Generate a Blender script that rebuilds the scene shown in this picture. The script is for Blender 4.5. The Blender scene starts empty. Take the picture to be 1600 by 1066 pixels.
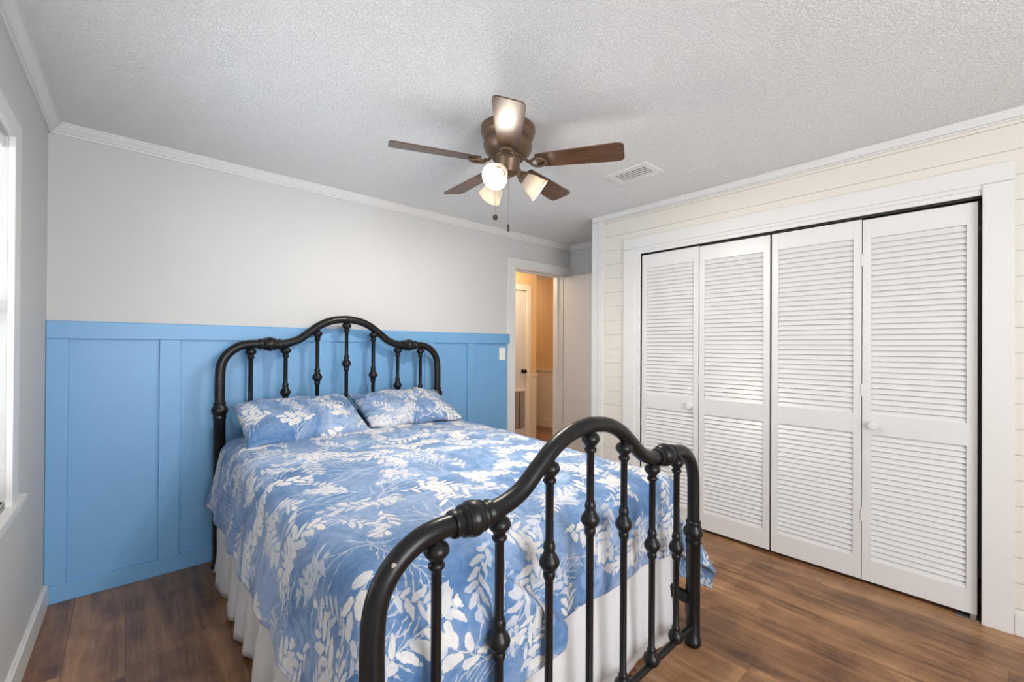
import bpy, bmesh, math, random
from mathutils import Vector, Matrix, noise
random.seed(7)
S = bpy.context.scene
COL = S.collection
PI = math.pi

# ------------------------------------------------------------------ camera
yaw, pit, rol, CAMH = .7483, .0036, .0060, 1.32
Fw = Vector((math.sin(yaw)*math.cos(pit), math.cos(yaw)*math.cos(pit), math.sin(pit)))
R0 = Vector((math.cos(yaw), -math.sin(yaw), 0)); U0 = R0.cross(Fw)
Rt = R0*math.cos(rol) + U0*math.sin(rol); Up = U0*math.cos(rol) - R0*math.sin(rol)
cam = bpy.data.cameras.new('camera'); co = bpy.data.objects.new('camera', cam); COL.objects.link(co)
co.matrix_world = Matrix(((Rt.x, Up.x, -Fw.x, 0), (Rt.y, Up.y, -Fw.y, 0), (Rt.z, Up.z, -Fw.z, CAMH), (0, 0, 0, 1)))
cam.sensor_width = 36; cam.lens = 676.06/1600*36
cam.shift_x = -28.66/1600; cam.shift_y = 5.65/1600
cam.clip_start = .02; cam.clip_end = 200
S.camera = co

# ------------------------------------------------------------------ world, daylight, exposure
W = bpy.data.worlds.new('sky'); S.world = W; W.use_nodes = True
bg = W.node_tree.nodes['Background']; bg.inputs[0].default_value = (.80, .90, 1, 1); bg.inputs[1].default_value = 1.6
S.view_settings.view_transform = 'Standard'; S.view_settings.look = 'None'
S.view_settings.exposure = 0.06; S.view_settings.gamma = 1; S.view_settings.use_curve_mapping = False
def area(name, loc, target, sx, sy, power, color):
    l = bpy.data.lights.new(name, 'AREA'); l.shape = 'RECTANGLE'; l.size = sx; l.size_y = sy
    l.energy = power; l.color = color
    o = bpy.data.objects.new(name, l); COL.objects.link(o); o.location = loc
    o.rotation_euler = (Vector(target)-Vector(loc)).to_track_quat('-Z', 'Y').to_euler()
    return o
# added fill light behind the camera, and daylight through the window on the left
area('rear_fill_light', (.65, -2.32, 1.45), (.55, 3, 1.55), 1.6, 1.7, 90, (.985, .99, 1))
area('daylight_side_window', (-.75, 1.75, 1.45), (3, 1.75, 1.3), 1.4, 1.3, 40, (.88, .94, 1))
FAN_POWER = 42.0

# ------------------------------------------------------------------ node helpers
class N:
    """tiny wrapper: python arithmetic on shader sockets"""
    nt = None
    def __init__(s, k): s.k = k
    @staticmethod
    def m(op, *a):
        n = N.nt.nodes.new('ShaderNodeMath'); n.operation = op
        for i, v in enumerate(a):
            if isinstance(v, N): N.nt.links.new(v.k, n.inputs[i])
            else: n.inputs[i].default_value = float(v)
        return N(n.outputs[0])
    def __add__(s, o): return N.m('ADD', s, o)
    __radd__ = __add__
    def __sub__(s, o): return N.m('SUBTRACT', s, o)
    def __rsub__(s, o): return N.m('SUBTRACT', o, s)
    def __mul__(s, o): return N.m('MULTIPLY', s, o)
    __rmul__ = __mul__
    def __truediv__(s, o): return N.m('DIVIDE', s, o)
    def __neg__(s): return N.m('MULTIPLY', s, -1)
    def abs(s): return N.m('ABSOLUTE', s)
    def fract(s): return N.m('FRACT', s)
    def floor(s): return N.m('FLOOR', s)
    def gt(s, o): return N.m('GREATER_THAN', s, o)
    def lt(s, o): return N.m('LESS_THAN', s, o)
    def max(s, o): return N.m('MAXIMUM', s, o)
    def min(s, o): return N.m('MINIMUM', s, o)
    def clamp(s): return N.m('MAXIMUM', N.m('MINIMUM', s, 1), 0)
    def sin(s): return N.m('SINE', s)
    def cos(s): return N.m('COSINE', s)
    def pow(s, o): return N.m('POWER', s, o)
    def step(s, a, b):
        n = N.nt.nodes.new('ShaderNodeMapRange'); n.interpolation_type = 'SMOOTHSTEP'
        N.nt.links.new(s.k, n.inputs[0]); n.inputs[1].default_value = a; n.inputs[2].default_value = b
        return N(n.outputs[0])

def mat(name, color=(.8, .8, .8), rough=.5, metal=0, spec=.5, coat=0):
    m = bpy.data.materials.new(name); m.use_nodes = True
    b = m.node_tree.nodes['Principled BSDF']
    b.inputs['Base Color'].default_value = (*color, 1); b.inputs['Roughness'].default_value = rough
    b.inputs['Metallic'].default_value = metal; b.inputs['Specular IOR Level'].default_value = spec
    b.inputs['Coat Weight'].default_value = coat
    return m
def nd(m, t, **k):
    n = m.node_tree.nodes.new(t)
    for a, v in k.items(): setattr(n, a, v)
    return n
def lk(m, a, b): m.node_tree.links.new(a, b)
def bsdf(m): return m.node_tree.nodes['Principled BSDF']
def srgb(r, g, b):
    f = lambda c: (c/12.92 if c <= .04045 else ((c+.055)/1.055)**2.4)
    return (f(r/255), f(g/255), f(b/255))
def noise_n(m, vec, scale, detail=3, rough=.5, dist=0, dim='3D'):
    n = nd(m, 'ShaderNodeTexNoise'); n.noise_dimensions = dim
    n.inputs['Scale'].default_value = scale; n.inputs['Detail'].default_value = detail
    n.inputs['Roughness'].default_value = rough; n.inputs['Distortion'].default_value = dist
    if vec is not None: lk(m, vec, n.inputs['Vector'])
    return n
def bump(m, h, strength, dist):
    b = nd(m, 'ShaderNodeBump'); b.inputs['Strength'].default_value = strength; b.inputs['Distance'].default_value = dist
    lk(m, h, b.inputs['Height']); lk(m, b.outputs[0], bsdf(m).inputs['Normal'])
def ramp(m, fac, stops):
    r = nd(m, 'ShaderNodeValToRGB'); e = r.color_ramp.elements
    e[0].position, e[0].color = stops[0][0], (*stops[0][1], 1)
    e[1].position, e[1].color = stops[-1][0], (*stops[-1][1], 1)
    for p, c in stops[1:-1]:
        x = e.new(p); x.color = (*c, 1)
    lk(m, fac, r.inputs[0]); return r
def mixc(m, fac, a, b, mode='MIX'):
    x = nd(m, 'ShaderNodeMix'); x.data_type = 'RGBA'; x.blend_type = mode
    for sock, v in ((x.inputs[0], fac), (x.inputs[6], a), (x.inputs[7], b)):
        if isinstance(v, N): lk(m, v.k, sock)
        elif hasattr(v, 'is_output'): lk(m, v, sock)
        elif isinstance(v, (int, float)): sock.default_value = v
        else: sock.default_value = (*v, 1)
    return x.outputs[2]

def paint(name, c, rough=.45, bscale=180, bstr=.12, var=.03):
    m = mat(name, c, rough)
    t = nd(m, 'ShaderNodeTexCoord')
    n = noise_n(m, t.outputs['Object'], bscale, 2)
    bump(m, n.outputs[0], bstr, .002)
    n2 = noise_n(m, t.outputs['Object'], 1.7, 3)
    lk(m, mixc(m, n2.outputs[0], tuple(x*(1-var) for x in c), tuple(min(1, x*(1+var)) for x in c)), bsdf(m).inputs['Base Color'])
    return m

M = {}
M['wall'] = paint('grey wall paint', srgb(200, 200, 199), .6)
M['white'] = paint('white trim paint', srgb(219, 218, 216), .35, 120, .06, .012)
M['door'] = paint('white door paint', srgb(219, 218, 217), .32, 90, .05, .012)
M['shiplap'] = paint('cream shiplap paint', srgb(220, 215, 206), .45, 140, .08, .015)
M['blue'] = paint('blue wainscot paint', srgb(112, 165, 210), .4, 160, .15, .03)
M['hallwall'] = paint('tan hall paint', srgb(230, 200, 156), .6)
M['halltrim'] = paint('hall trim paint', srgb(236, 228, 216), .45)
M['black'] = mat('black iron enamel', (.008, .008, .0085), .30, .0, .32, .0)
M['chip'] = mat('bare metal chip', srgb(190, 180, 165), .5)
M['knob'] = mat('oil rubbed bronze knob', (.02, .018, .016), .35, .6)
M['dark'] = mat('dark closet interior', (.05, .05, .05), .8)
M['vent'] = paint('vent enamel', srgb(228, 228, 225), .4)
M['ventdark'] = mat('flat recess dark', (.035, .035, .035), .8)  # flat dark colour standing in for shade inside the duct and grille
M['grille'] = paint('grille metal', srgb(190, 182, 172), .5)
M['plastic'] = mat('switch plastic', srgb(238, 236, 230), .3)
M['chain'] = mat('pull chain brass', srgb(190, 170, 140), .3, .9)
M['fob'] = mat('dark wooden fob', srgb(42, 29, 22), .4)
M['steel'] = mat('galvanised bracket', srgb(170, 165, 158), .35, .9)

# ceiling: knock-down / popcorn texture
m = M['ceil'] = mat('popcorn ceiling', srgb(246, 246, 245), .9)
t = nd(m, 'ShaderNodeTexCoord')
v1 = noise_n(m, t.outputs['Object'], 120, 4, .65)
v2 = noise_n(m, t.outputs['Object'], 240, 2)
N.nt = m.node_tree
h = N(v1.outputs[0]).step(.42, .70)*.8 + N(v2.outputs[0])*.4
bump(m, h.k, .8, .0065)
# iron enamel: slight unevenness
m = M['black']; t = nd(m, 'ShaderNodeTexCoord'); n = noise_n(m, t.outputs['Object'], 60, 3)
r_ = ramp(m, n.outputs[0], [(.3, (.26,)*3), (.7, (.36,)*3)]); lk(m, r_.outputs[0], bsdf(m).inputs['Roughness'])
# chipped spots on the footboard tube
m = M['chipped'] = mat('black iron enamel with chips', (.008, .008, .0085), .30, 0, .32)
N.nt = m.node_tree; t = nd(m, 'ShaderNodeTexCoord'); acc = None
wn_ = noise_n(m, t.outputs['Object'], 160, 2)
for (p, r) in (((-.6961, -1.1241, .8493), .0052), ((-.7019, -1.1239, .8239), .0032), ((-.7038, -1.1239, .815), .0026), ((-.7425, -1.123, .6982), .0022), ((-.699, -1.124, .832), .0018)):
    dn = nd(m, 'ShaderNodeVectorMath', operation='DISTANCE'); lk(m, t.outputs['Object'], dn.inputs[0]); dn.inputs[1].default_value = p
    k_ = (N(dn.outputs['Value']) + (N(wn_.outputs[0])-.5)*.006).lt(r)
    acc = k_ if acc is None else acc.max(k_)
lk(m, mixc(m, acc, (.008, .008, .0085), srgb(165, 155, 140)), bsdf(m).inputs['Base Color'])
# motor bronze
m = M['bronze'] = mat('brushed brown bronze', srgb(112, 90, 72), .40, .5)
# wood laminate floor
m = M['floor'] = mat('oak laminate planks', (.2, .12, .07), .32, 0, .45)
t = nd(m, 'ShaderNodeTexCoord'); sx = nd(m, 'ShaderNodeSeparateXYZ'); lk(m, t.outputs['Object'], sx.inputs[0])
N.nt = m.node_tree
X, Y = N(sx.outputs[0]), N(sx.outputs[1])
PWID, PLEN = .19, 1.21
col = (X/PWID).floor()
off = ((col*12.9898).sin()*43758.5453).fract()
yy = Y/PLEN + off
row = yy.floor()
hsh = ((col*127.1 + row*311.7).sin()*43758.5453).fract()
hsh2 = ((col*269.5 + row*183.3).sin()*43758.5453).fract()
cv = nd(m, 'ShaderNodeCombineXYZ'); lk(m, (X*16 + hsh*37).k, cv.inputs[0]); lk(m, (Y*1.25 + hsh2*17).k, cv.inputs[1]); lk(m, (hsh*9).k, cv.inputs[2])
g1 = noise_n(m, cv.outputs[0], 1.0, 5, .62, .9)
cv2 = nd(m, 'ShaderNodeCombineXYZ'); lk(m, (X*90 + hsh*11).k, cv2.inputs[0]); lk(m, (Y*5 + hsh2*7).k, cv2.inputs[1])
g2 = noise_n(m, cv2.outputs[0], 1.0, 3, .6, .3)
g3 = noise_n(m, t.outputs['Object'], 5.5, 4, .6, .4)
g = N(g1.outputs[0])*.72 + N(g2.outputs[0])*.22 + (hsh - .5)*.16 + (N(g3.outputs[0])-.5)*.42
cr = ramp(m, g.k, [(.24, srgb(78, 52, 36)), (.40, srgb(121, 86, 58)), (.54, srgb(152, 112, 78)), (.68, srgb(175, 135, 96)), (.85, srgb(194, 156, 115))])
seamx = ((X/PWID).fract() - .5).abs().gt(.491)
seamy = (yy.fract() - .5).abs().gt(.4985)
seam = seamx.max(seamy)
lk(m, mixc(m, seam*.35, cr.outputs[0], srgb(50, 34, 25)), bsdf(m).inputs['Base Color'])
lk(m, (N(g2.outputs[0])*.16 + .24).k, bsdf(m).inputs['Roughness'])
bump(m, (N(g2.outputs[0])*.3 - seam).k, .15, .002)
# fan blade walnut
m = M['blade'] = mat('walnut fan blade', srgb(100, 66, 44), .32, 0, .5)
t = nd(m, 'ShaderNodeTexCoord'); mp = nd(m, 'ShaderNodeMapping'); mp.inputs['Scale'].default_value = (3, 40, 40)
uvn = nd(m, 'ShaderNodeUVMap'); lk(m, uvn.outputs[0], mp.inputs[0])
n = noise_n(m, mp.outputs[0], 1, 4, .6, .5)
cr = ramp(m, n.outputs[0], [(.3, srgb(58, 39, 28)), (.55, srgb(88, 60, 42)), (.75, srgb(110, 77, 53))])
lk(m, cr.outputs[0], bsdf(m).inputs['Base Color'])
# white skirt cotton
m = M['skirt'] = mat('white cotton', srgb(214, 213, 214), .85, 0, .2)
t = nd(m, 'ShaderNodeTexCoord'); n = noise_n(m, t.outputs['Object'], 22, 4, .55, .6); bump(m, n.outputs[0], .35, .012)
# frosted shade glass
m = M['shade'] = mat('frosted lamp glass', (.50, .47, .42), .35)
b = bsdf(m); nt = m.node_tree
tr = nd(m, 'ShaderNodeBsdfTranslucent'); tr.inputs[0].default_value = (.62, .56, .47, 1)
ad = nd(m, 'ShaderNodeMixShader'); ad.inputs[0].default_value = .30
lk(m, b.outputs[0], ad.inputs[1]); lk(m, tr.outputs[0], ad.inputs[2])
lk(m, ad.outputs[0], nt.nodes['Material Output'].inputs[0])
b.inputs['Emission Color'].default_value = (1, .88, .70, 1); b.inputs['Emission Strength'].default_value = .06
m = M['bulb'] = mat('lit bulb', (1, 1, 1), .5)
bsdf(m).inputs['Emission Color'].default_value = (1, .86, .66, 1); bsdf(m).inputs['Emission Strength'].default_value = 1.2
m = M['slat'] = mat('white blind slat', srgb(240, 240, 238), .5)
m = M['glass'] = mat('window glass', (1, 1, 1), .02); bsdf(m).inputs['Transmission Weight'].default_value = 1; bsdf(m).inputs['IOR'].default_value = 1.02

# bedding print: white leaf sprays on a watercolour blue ground
def make_print(name, seed):
    m = mat(name, (.3, .45, .7), .8, 0, .2)
    N.nt = m.node_tree
    uv = nd(m, 'ShaderNodeUVMap')
    wob = noise_n(m, uv.outputs[0], 24, 3, .6, 0, '2D')
    va = nd(m, 'ShaderNodeVectorMath', operation='SUBTRACT'); lk(m, wob.outputs['Color'], va.inputs[0]); va.inputs[1].default_value = (.5, .5, .5)
    vs = nd(m, 'ShaderNodeVectorMath', operation='SCALE'); lk(m, va.outputs[0], vs.inputs[0]); vs.inputs['Scale'].default_value = .020
    vv = nd(m, 'ShaderNodeVectorMath', operation='ADD'); lk(m, uv.outputs[0], vv.inputs[0]); lk(m, vs.outputs[0], vv.inputs[1])
    def cell(scale, off, rnd):
        mp = nd(m, 'ShaderNodeMapping'); lk(m, vv.outputs[0], mp.inputs[0])
        mp.inputs['Scale'].default_value = (scale, scale, 1); mp.inputs['Location'].default_value = (off*1.7+seed, off*.9+seed*.6, 0)
        vo = nd(m, 'ShaderNodeTexVoronoi'); vo.voronoi_dimensions = '2D'; lk(m, mp.outputs[0], vo.inputs['Vector'])
        vo.inputs['Scale'].default_value = 1; vo.inputs['Randomness'].default_value = rnd
        d = nd(m, 'ShaderNodeVectorMath', operation='SUBTRACT'); lk(m, mp.outputs[0], d.inputs[0]); lk(m, vo.outputs['Position'], d.inputs[1])
        s = nd(m, 'ShaderNodeSeparateXYZ'); lk(m, d.outputs[0], s.inputs[0])
        c = nd(m, 'ShaderNodeSeparateColor'); lk(m, vo.outputs['Color'], c.inputs[0])
        ang = N(c.outputs[0])*6.283
        x, y = N(s.outputs[0]), N(s.outputs[1]); ca, sa = ang.cos(), ang.sin()
        return x*ca + y*sa, y*ca - x*sa, N(c.outputs[1]), N(c.outputs[2])
    def pinnate(scale, off, p, lmax, shear, wid, dens, rnd=.45, half=.46):
        u, v, r1, r2 = cell(scale, off, rnd)
        v = v + (u*u - .06)*(r2 - .5)*1.6                       # bent stem
        av = v.abs()
        sgn = v.gt(0)*.5
        uu = (u - av*shear)/p + sgn
        cellid = uu.floor()
        mm = uu.fract() - .5
        uc = (cellid + .5 - sgn)*p
        rl = ((cellid*78.2 + sgn*31 + r1*57).sin()*9431.7).fract()
        L = ((1 - (uc/half)*(uc/half)).max(0.02)).pow(.6)*lmax*(rl*.5 + .65)
        tt = (av/L)
        w = (tt*(1-tt)).max(0).pow(.7)*(1.25-tt*.5)*4.4*wid*(rl*.6+.7)
        w = w*(rl.gt(.12))
        leaf = (w - mm.abs()*p).step(-.004, .006)*tt.lt(1)*(u.abs().lt(half))
        vein = (mm.abs()*p).step(.0, .006)*.14 + .86
        stem = (.006 - av).step(-.004, .003)*u.abs().lt(half*.98)*.7
        tone = ((rl*91.7).sin()*713.3).fract()*.22 + .78
        return (leaf*vein*tone).max(stem)*r1.gt(1-dens)*r2.step(0, .5).max(.72)
    def twig(scale, off, p, lmax, shear, dens):
        u, v, r1, r2 = cell(scale, off, .5)
        v = v + (u*u)*(r2-.5)*1.2
        av = v.abs(); sgn = v.gt(0)*.5
        uu = (u - av*shear)/p + sgn
        mm = uu.fract() - .5
        uc = (uu.floor() + .5 - sgn)*p
        L = ((1 - (uc/.45)*(uc/.45)).max(.02))*lmax
        br = (.0055 - mm.abs()*p).step(-.004, .004)*av.lt(L)*u.abs().lt(.45)
        # berries near the branch ends
        q = (av/.045).fract() - .5
        dd = (mm*p)*(mm*p) + (q*.045)*(q*.045)
        bead = (.00022 - dd).step(-.0001, .0001)*av.lt(L)*av.gt(L*.35)*u.abs().lt(.45)
        stem = (.006 - av).step(-.004, .004)*u.abs().lt(.46)
        return br.max(stem).max(bead)*r1.gt(1-dens)*.8
    A = pinnate(3.4, 1.3, .135, .20, .75, .030, .9)
    B = pinnate(4.3, 5.1, .155, .22, .95, .034, .75)
    C = pinnate(4.4, 9.7, .25, .25, .6, .060, .5, .7, .40)
    D = twig(3.3, 3.9, .10, .19, 1.3, .75)
    E_ = twig(2.7, 7.7, .20, .26, 1.6, .6)
    wn = noise_n(m, uv.outputs[0], 26, 3, .6, 0, '2D')
    white = A.max(B*.95).max(C).max(D*.75).max(E_*.7)
    white = white*(N(wn.outputs[0]).step(.25, .6)*.24 + .78)
    A2 = pinnate(4.9, 15.1, .15, .20, .8, .031, .6)
    white = white.max(A2*.9)
    # ghost leaves in a paler blue beneath
    G = pinnate(2.6, 12.2, .13, .30, .8, .036, .9)
    n1 = noise_n(m, uv.outputs[0], 3.2, 5, .65, .8, '2D'); n2 = noise_n(m, uv.outputs[0], 34, 4, .7, .3, '2D')
    bas = N(n1.outputs[0])*.75 + N(n2.outputs[0])*.3 - .03
    cr = ramp(m, bas.k, [(.26, srgb(54, 96, 145)), (.43, srgb(90, 125, 168)), (.58, srgb(127, 150, 186)), (.76, srgb(158, 173, 200))])
    c1 = mixc(m, G*.35, cr.outputs[0], srgb(165, 190, 222))
    c2 = mixc(m, white, c1, srgb(218, 215, 211))
    lk(m, c2, bsdf(m).inputs['Base Color'])
    fb = noise_n(m, uv.outputs[0], 16, 4, .6, .5, '2D'); bump(m, fb.outputs[0], .28, .012)
    bsdf(m).inputs['Sheen Weight'].default_value = .15
    return m
M['print'] = make_print('blue leaf print cotton', 0.0)
M['print2'] = make_print('blue leaf print pillowcase', 13.4)

# ------------------------------------------------------------------ object helpers
ROOT = {}
def finish(name, bm, m, parent=None, smooth=False, base=None, bevel=0, angle=35):
    """link bm (world coordinates) as one mesh object"""
    L = ROOT.get(parent.name, Vector((0, 0, 0))) if parent is not None else Vector(base or (0, 0, 0))
    bmesh.ops.translate(bm, verts=bm.verts, vec=-L)
    bmesh.ops.recalc_face_normals(bm, faces=bm.faces)
    me = bpy.data.meshes.new(name); bm.to_mesh(me); bm.free()
    me.materials.append(m)
    o = bpy.data.objects.new(name, me); COL.objects.link(o)
    if parent is not None:
        o.parent = parent; ROOT[o.name] = L
    else:
        o.location = L; ROOT[o.name] = L
    if smooth:
        for p in me.polygons: p.use_smooth = True
        me.set_sharp_from_angle(angle=math.radians(angle))
    if bevel:
        b = o.modifiers.new('bevel', 'BEVEL'); b.width = bevel; b.segments = 2; b.limit_method = 'ANGLE'; b.angle_limit = math.radians(40)
        for p in me.polygons: p.use_smooth = True
        me.set_sharp_from_angle(angle=math.radians(35))
    return o
def tag(o, label=None, cat=None, group=None, kind=None):
    if label: o['label'] = label
    if cat: o['category'] = cat
    if group: o['group'] = group
    if kind: o['kind'] = kind
    return o
def thing(name, label, cat, loc, group=None, kind=None):
    o = bpy.data.objects.new(name, None); COL.objects.link(o); o.location = loc; o.empty_display_size = .05
    ROOT[o.name] = Vector(loc)
    return tag(o, label, cat, group, kind)
def struct(name, bm, m, label, cat, bevel=0, smooth=False):
    return tag(finish(name, bm, m, None, smooth, None, bevel), label, cat, None, 'structure')
def BM(): return bmesh.new()
def box(bm, lo, hi, mtx=None):
    vs = [bm.verts.new((x, y, z)) for x in (lo[0], hi[0]) for y in (lo[1], hi[1]) for z in (lo[2], hi[2])]
    for f in ((0, 1, 3, 2), (4, 6, 7, 5), (0, 4, 5, 1), (2, 3, 7, 6), (0, 2, 6, 4), (1, 5, 7, 3)):
        bm.faces.new([vs[i] for i in f])
    if mtx is not None:
        for v in vs: v.co = mtx @ v.co
    return vs
def prism(bm, pts, axis_a, axis_b):
    """closed polygon pts (list of 3d offsets functions): loft the same polygon at two ends"""
    A = [bm.verts.new(p) for p in axis_a]; B = [bm.verts.new(p) for p in axis_b]
    n = len(A)
    for i in range(n): bm.faces.new((A[i], A[(i+1) % n], B[(i+1) % n], B[i]))
    bm.faces.new(A[::-1]); bm.faces.new(B)
def tube(bm, pts, rad, seg=12, cap=True, closed=False):
    pts = [Vector(p) for p in pts]; n = len(pts)
    rad = rad if isinstance(rad, (list, tuple)) else [rad]*n
    rings = []; up = None
    for i, p in enumerate(pts):
        if closed: d = pts[(i+1) % n] - pts[i-1]
        else: d = pts[min(i+1, n-1)] - pts[max(i-1, 0)]
        d.normalize()
        if up is None:
            up = Vector((0, 0, 1)) if abs(d.z) < .9 else Vector((0, 1, 0))
        s = d.cross(up)
        if s.length < 1e-4: s = d.orthogonal()
        s.normalize(); up = s.cross(d).normalized()
        rings.append([bm.verts.new(p + (s*math.cos(a) + up*math.sin(a))*rad[i]) for a in [2*PI*k/seg for k in range(seg)]])
    rng = range(n if closed else n-1)
    for i in rng:
        a, b = rings[i], rings[(i+1) % n]
        for k in range(seg): bm.faces.new((a[k], a[(k+1) % seg], b[(k+1) % seg], b[k]))
    if cap and not closed:
        bm.faces.new(rings[0][::-1]); bm.faces.new(rings[-1])
def lathe(bm, prof, org, axis=(0, 0, 1), seg=24, cap=True):
    """prof: (radius, height along axis)"""
    ax = Vector(axis).normalized(); s = ax.orthogonal().normalized(); t = ax.cross(s)
    org = Vector(org); rings = []
    for r, h in prof:
        r = max(r, .0004)
        rings.append([bm.verts.new(org + ax*h + (s*math.cos(2*PI*k/seg) + t*math.sin(2*PI*k/seg))*r) for k in range(seg)])
    for a, b in zip(rings, rings[1:]):
        for k in range(seg): bm.faces.new((a[k], a[(k+1) % seg], b[(k+1) % seg], b[k]))
    if cap:
        bm.faces.new(rings[0][::-1]); bm.faces.new(rings[-1])
def smoothpts(pts, n=8):
    """Catmull-Rom through pts"""
    P = [Vector(p) for p in pts]; out = []
    for i in range(len(P)-1):
        p0, p1, p2, p3 = P[max(i-1, 0)], P[i], P[i+1], P[min(i+2, len(P)-1)]
        for k in range(n):
            t = k/n
            out.append(.5*((2*p1) + (p2-p0)*t + (2*p0-5*p1+4*p2-p3)*t*t + (3*p1-p0-3*p2+p3)*t**3))
    out.append(P[-1]); return out
def copy_obj(o, parent=None, loc=None, **props):
    c = o.copy(); COL.objects.link(c)
    if parent is not None: c.parent = parent
    if loc is not None: c.location = loc
    for k, v in props.items(): c[k] = v
    ROOT[c.name] = ROOT.get(o.name, Vector())
    return c

# ------------------------------------------------------------------ room shell
YB, HC = 3.264, 2.44                                    # headboard wall, ceiling height
YR = -2.3                                               # wall behind the camera
def xl(y): return -.3087 + .0143*(y-3)                  # window wall (slightly out of square)
def xc(y): return 3.0065 - .0145*(y-1)                  # closet wall
YC = 2.40                                               # end of the closet wall, alcove beyond
XA = 3.634                                              # alcove side wall
DL, DR, DT = 2.81, 3.50, 2.095                          # bedroom doorway
bm = BM(); box(bm, (-.8, YR-.15, -.06), (XA+.15, YB+.125, 0)); struct('floor', bm, M['floor'], 'brown wood plank laminate floor of the bedroom', 'floor')
bm = BM(); box(bm, (-.8, YR-.15, HC), (XA+.15, YB+.125, HC+.06)); struct('ceiling', bm, M['ceil'], 'white popcorn textured bedroom ceiling', 'ceiling')
# wall with the headboard and doorway
bm = BM()
box(bm, (-.6, YB, 0), (DL-.012, YB+.12, HC)); box(bm, (DR+.012, YB, 0), (XA+.15, YB+.12, HC)); box(bm, (DL-.012, YB, DT+.012), (DR+.012, YB+.12, HC))
struct('wall_back', bm, M['wall'], 'pale grey wall behind the headboard above blue wainscot', 'wall')
# window wall
WY0, WY1, WZ0, WZ1 = 1.20, 2.385, .76, 2.055
def wallbox(bm, f, y0, y1, z0, z1, a, b):
    """box hugging a slanted wall plane x=f(y) between offsets a and b"""
    A = [(f(y0)+a, y0, z0), (f(y0)+b, y0, z0), (f(y0)+b, y0, z1), (f(y0)+a, y0, z1)]
    B = [(f(y1)+a, y1, z0), (f(y1)+b, y1, z0), (f(y1)+b, y1, z1), (f(y1)+a, y1, z1)]
    prism(bm, None, A, B)
bm = BM()
wallbox(bm, xl, YR, WY0, 0, HC, -.14, 0); wallbox(bm, xl, WY1, YB+.1, 0, HC, -.14, 0)
wallbox(bm, xl, WY0, WY1, 0, WZ0, -.14, 0); wallbox(bm, xl, WY0, WY1, WZ1, HC, -.14, 0)
struct('wall_left', bm, M['wall'], 'pale grey wall with the window', 'wall')
# wall behind the camera with an added opening for the fill light
bm = BM()
box(bm, (-.6, YR-.12, 0), (-.15, YR, HC)); box(bm, (1.48, YR-.12, 0), (XA+.15, YR, HC)); box(bm, (-.15, YR-.12, 0), (1.48, YR, .55)); box(bm, (-.15, YR-.12, 2.34), (1.48, YR, HC))
struct('wall_rear', bm, M['wall'], 'pale grey wall behind the camera with an added opening for fill light', 'wall')
# closet wall: shiplap boards with fine gaps
OY0, OY1, OZ = .047, 1.932, 2.062
bm = BM()
zb = [0.0]; z = .118
while z < HC-.05: zb.append(z); z += .1185
zb.append(HC)
for z0, z1 in zip(zb, zb[1:]):
    g = .0012
    for (ya, yb) in ((YR, OY0), (OY1, YC)):
        if z0 < OZ: wallbox(bm, xc, ya, yb, z0+g, z1-g, 0, .03)
    if z0 >= OZ: wallbox(bm, xc, YR, YC, z0+g, z1-g, 0, .03)
    elif z1 > OZ: wallbox(bm, xc, OY0, OY1, OZ, z1-g, 0, .03)
for (ya, yb, za, zc_) in ((YR, OY0, 0, HC), (OY1, YC, 0, HC), (OY0, OY1, OZ, HC)):
    wallbox(bm, xc, ya, yb, za, zc_, .006, .11)
struct('wall_right', bm, M['shiplap'], 'cream shiplap wall around the closet', 'wall')
# closet interior
bm = BM()
box(bm, (3.60, YR, 0), (3.66, 2.36, HC)); box(bm, (3.05, -.16, 0), (3.6, -.10, HC)); box(bm, (3.06, 2.30, 0), (XA, YC-.002, HC))
struct('wall_closet', bm, M['wall'], 'inner walls of the closet behind the louvered doors', 'wall')
bm = BM(); box(bm, (XA, YC-.05, 0), (XA+.12, YB+.02, HC)); struct('wall_alcove', bm, M['wall'], 'grey wall of the door alcove beside the closet', 'wall')

# crown mouldings
CP = [(0, -.052), (.010, -.052), (.013, -.044), (.020, -.042), (.026, -.034), (.040, -.018), (.044, -.010), (.050, -.009), (.050, 0), (0, 0)]
bm = BM()
prism(bm, None, [(-.6, YB-a, HC+b) for a, b in CP], [(XA, YB-a, HC+b) for a, b in CP])
struct('trim_1', bm, M['white'], 'white crown moulding above the headboard wall', 'moulding')
bm = BM()
prism(bm, None, [(xl(YR)+a, YR, HC+b) for a, b in CP], [(xl(YB)+a, YB, HC+b) for a, b in CP])
struct('trim_2', bm, M['white'], 'white crown moulding above the window wall', 'moulding')
bm = BM(); wallbox(bm, xc, YR, YC, 2.396, HC, -.022, .01); wallbox(bm, xc, YR, YC, 2.388, 2.397, -.010, .01)
struct('trim_3', bm, M['white'], 'flat white board crown above the closet wall', 'moulding', .002)
bm = BM()
prism(bm, None, [(XA-a, YC, HC+b) for a, b in CP], [(XA-a, YB, HC+b) for a, b in CP])
struct('trim_4', bm, M['white'], 'short white crown moulding in the door alcove', 'moulding')
bm = BM(); wallbox(bm, xc, 2.352, YC+.012, 0, 2.39, -.018, .01); wallbox(bm, xc, 2.298, 2.350, 0, 2.39, -.012, .01)
box(bm, (xc(YC)-.018, YC, 0), (xc(YC)+.06, YC+.012, 2.44))
struct('trim_5', bm, M['white'], 'white vertical corner board at the end of the closet wall', 'trim', .002)
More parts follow.
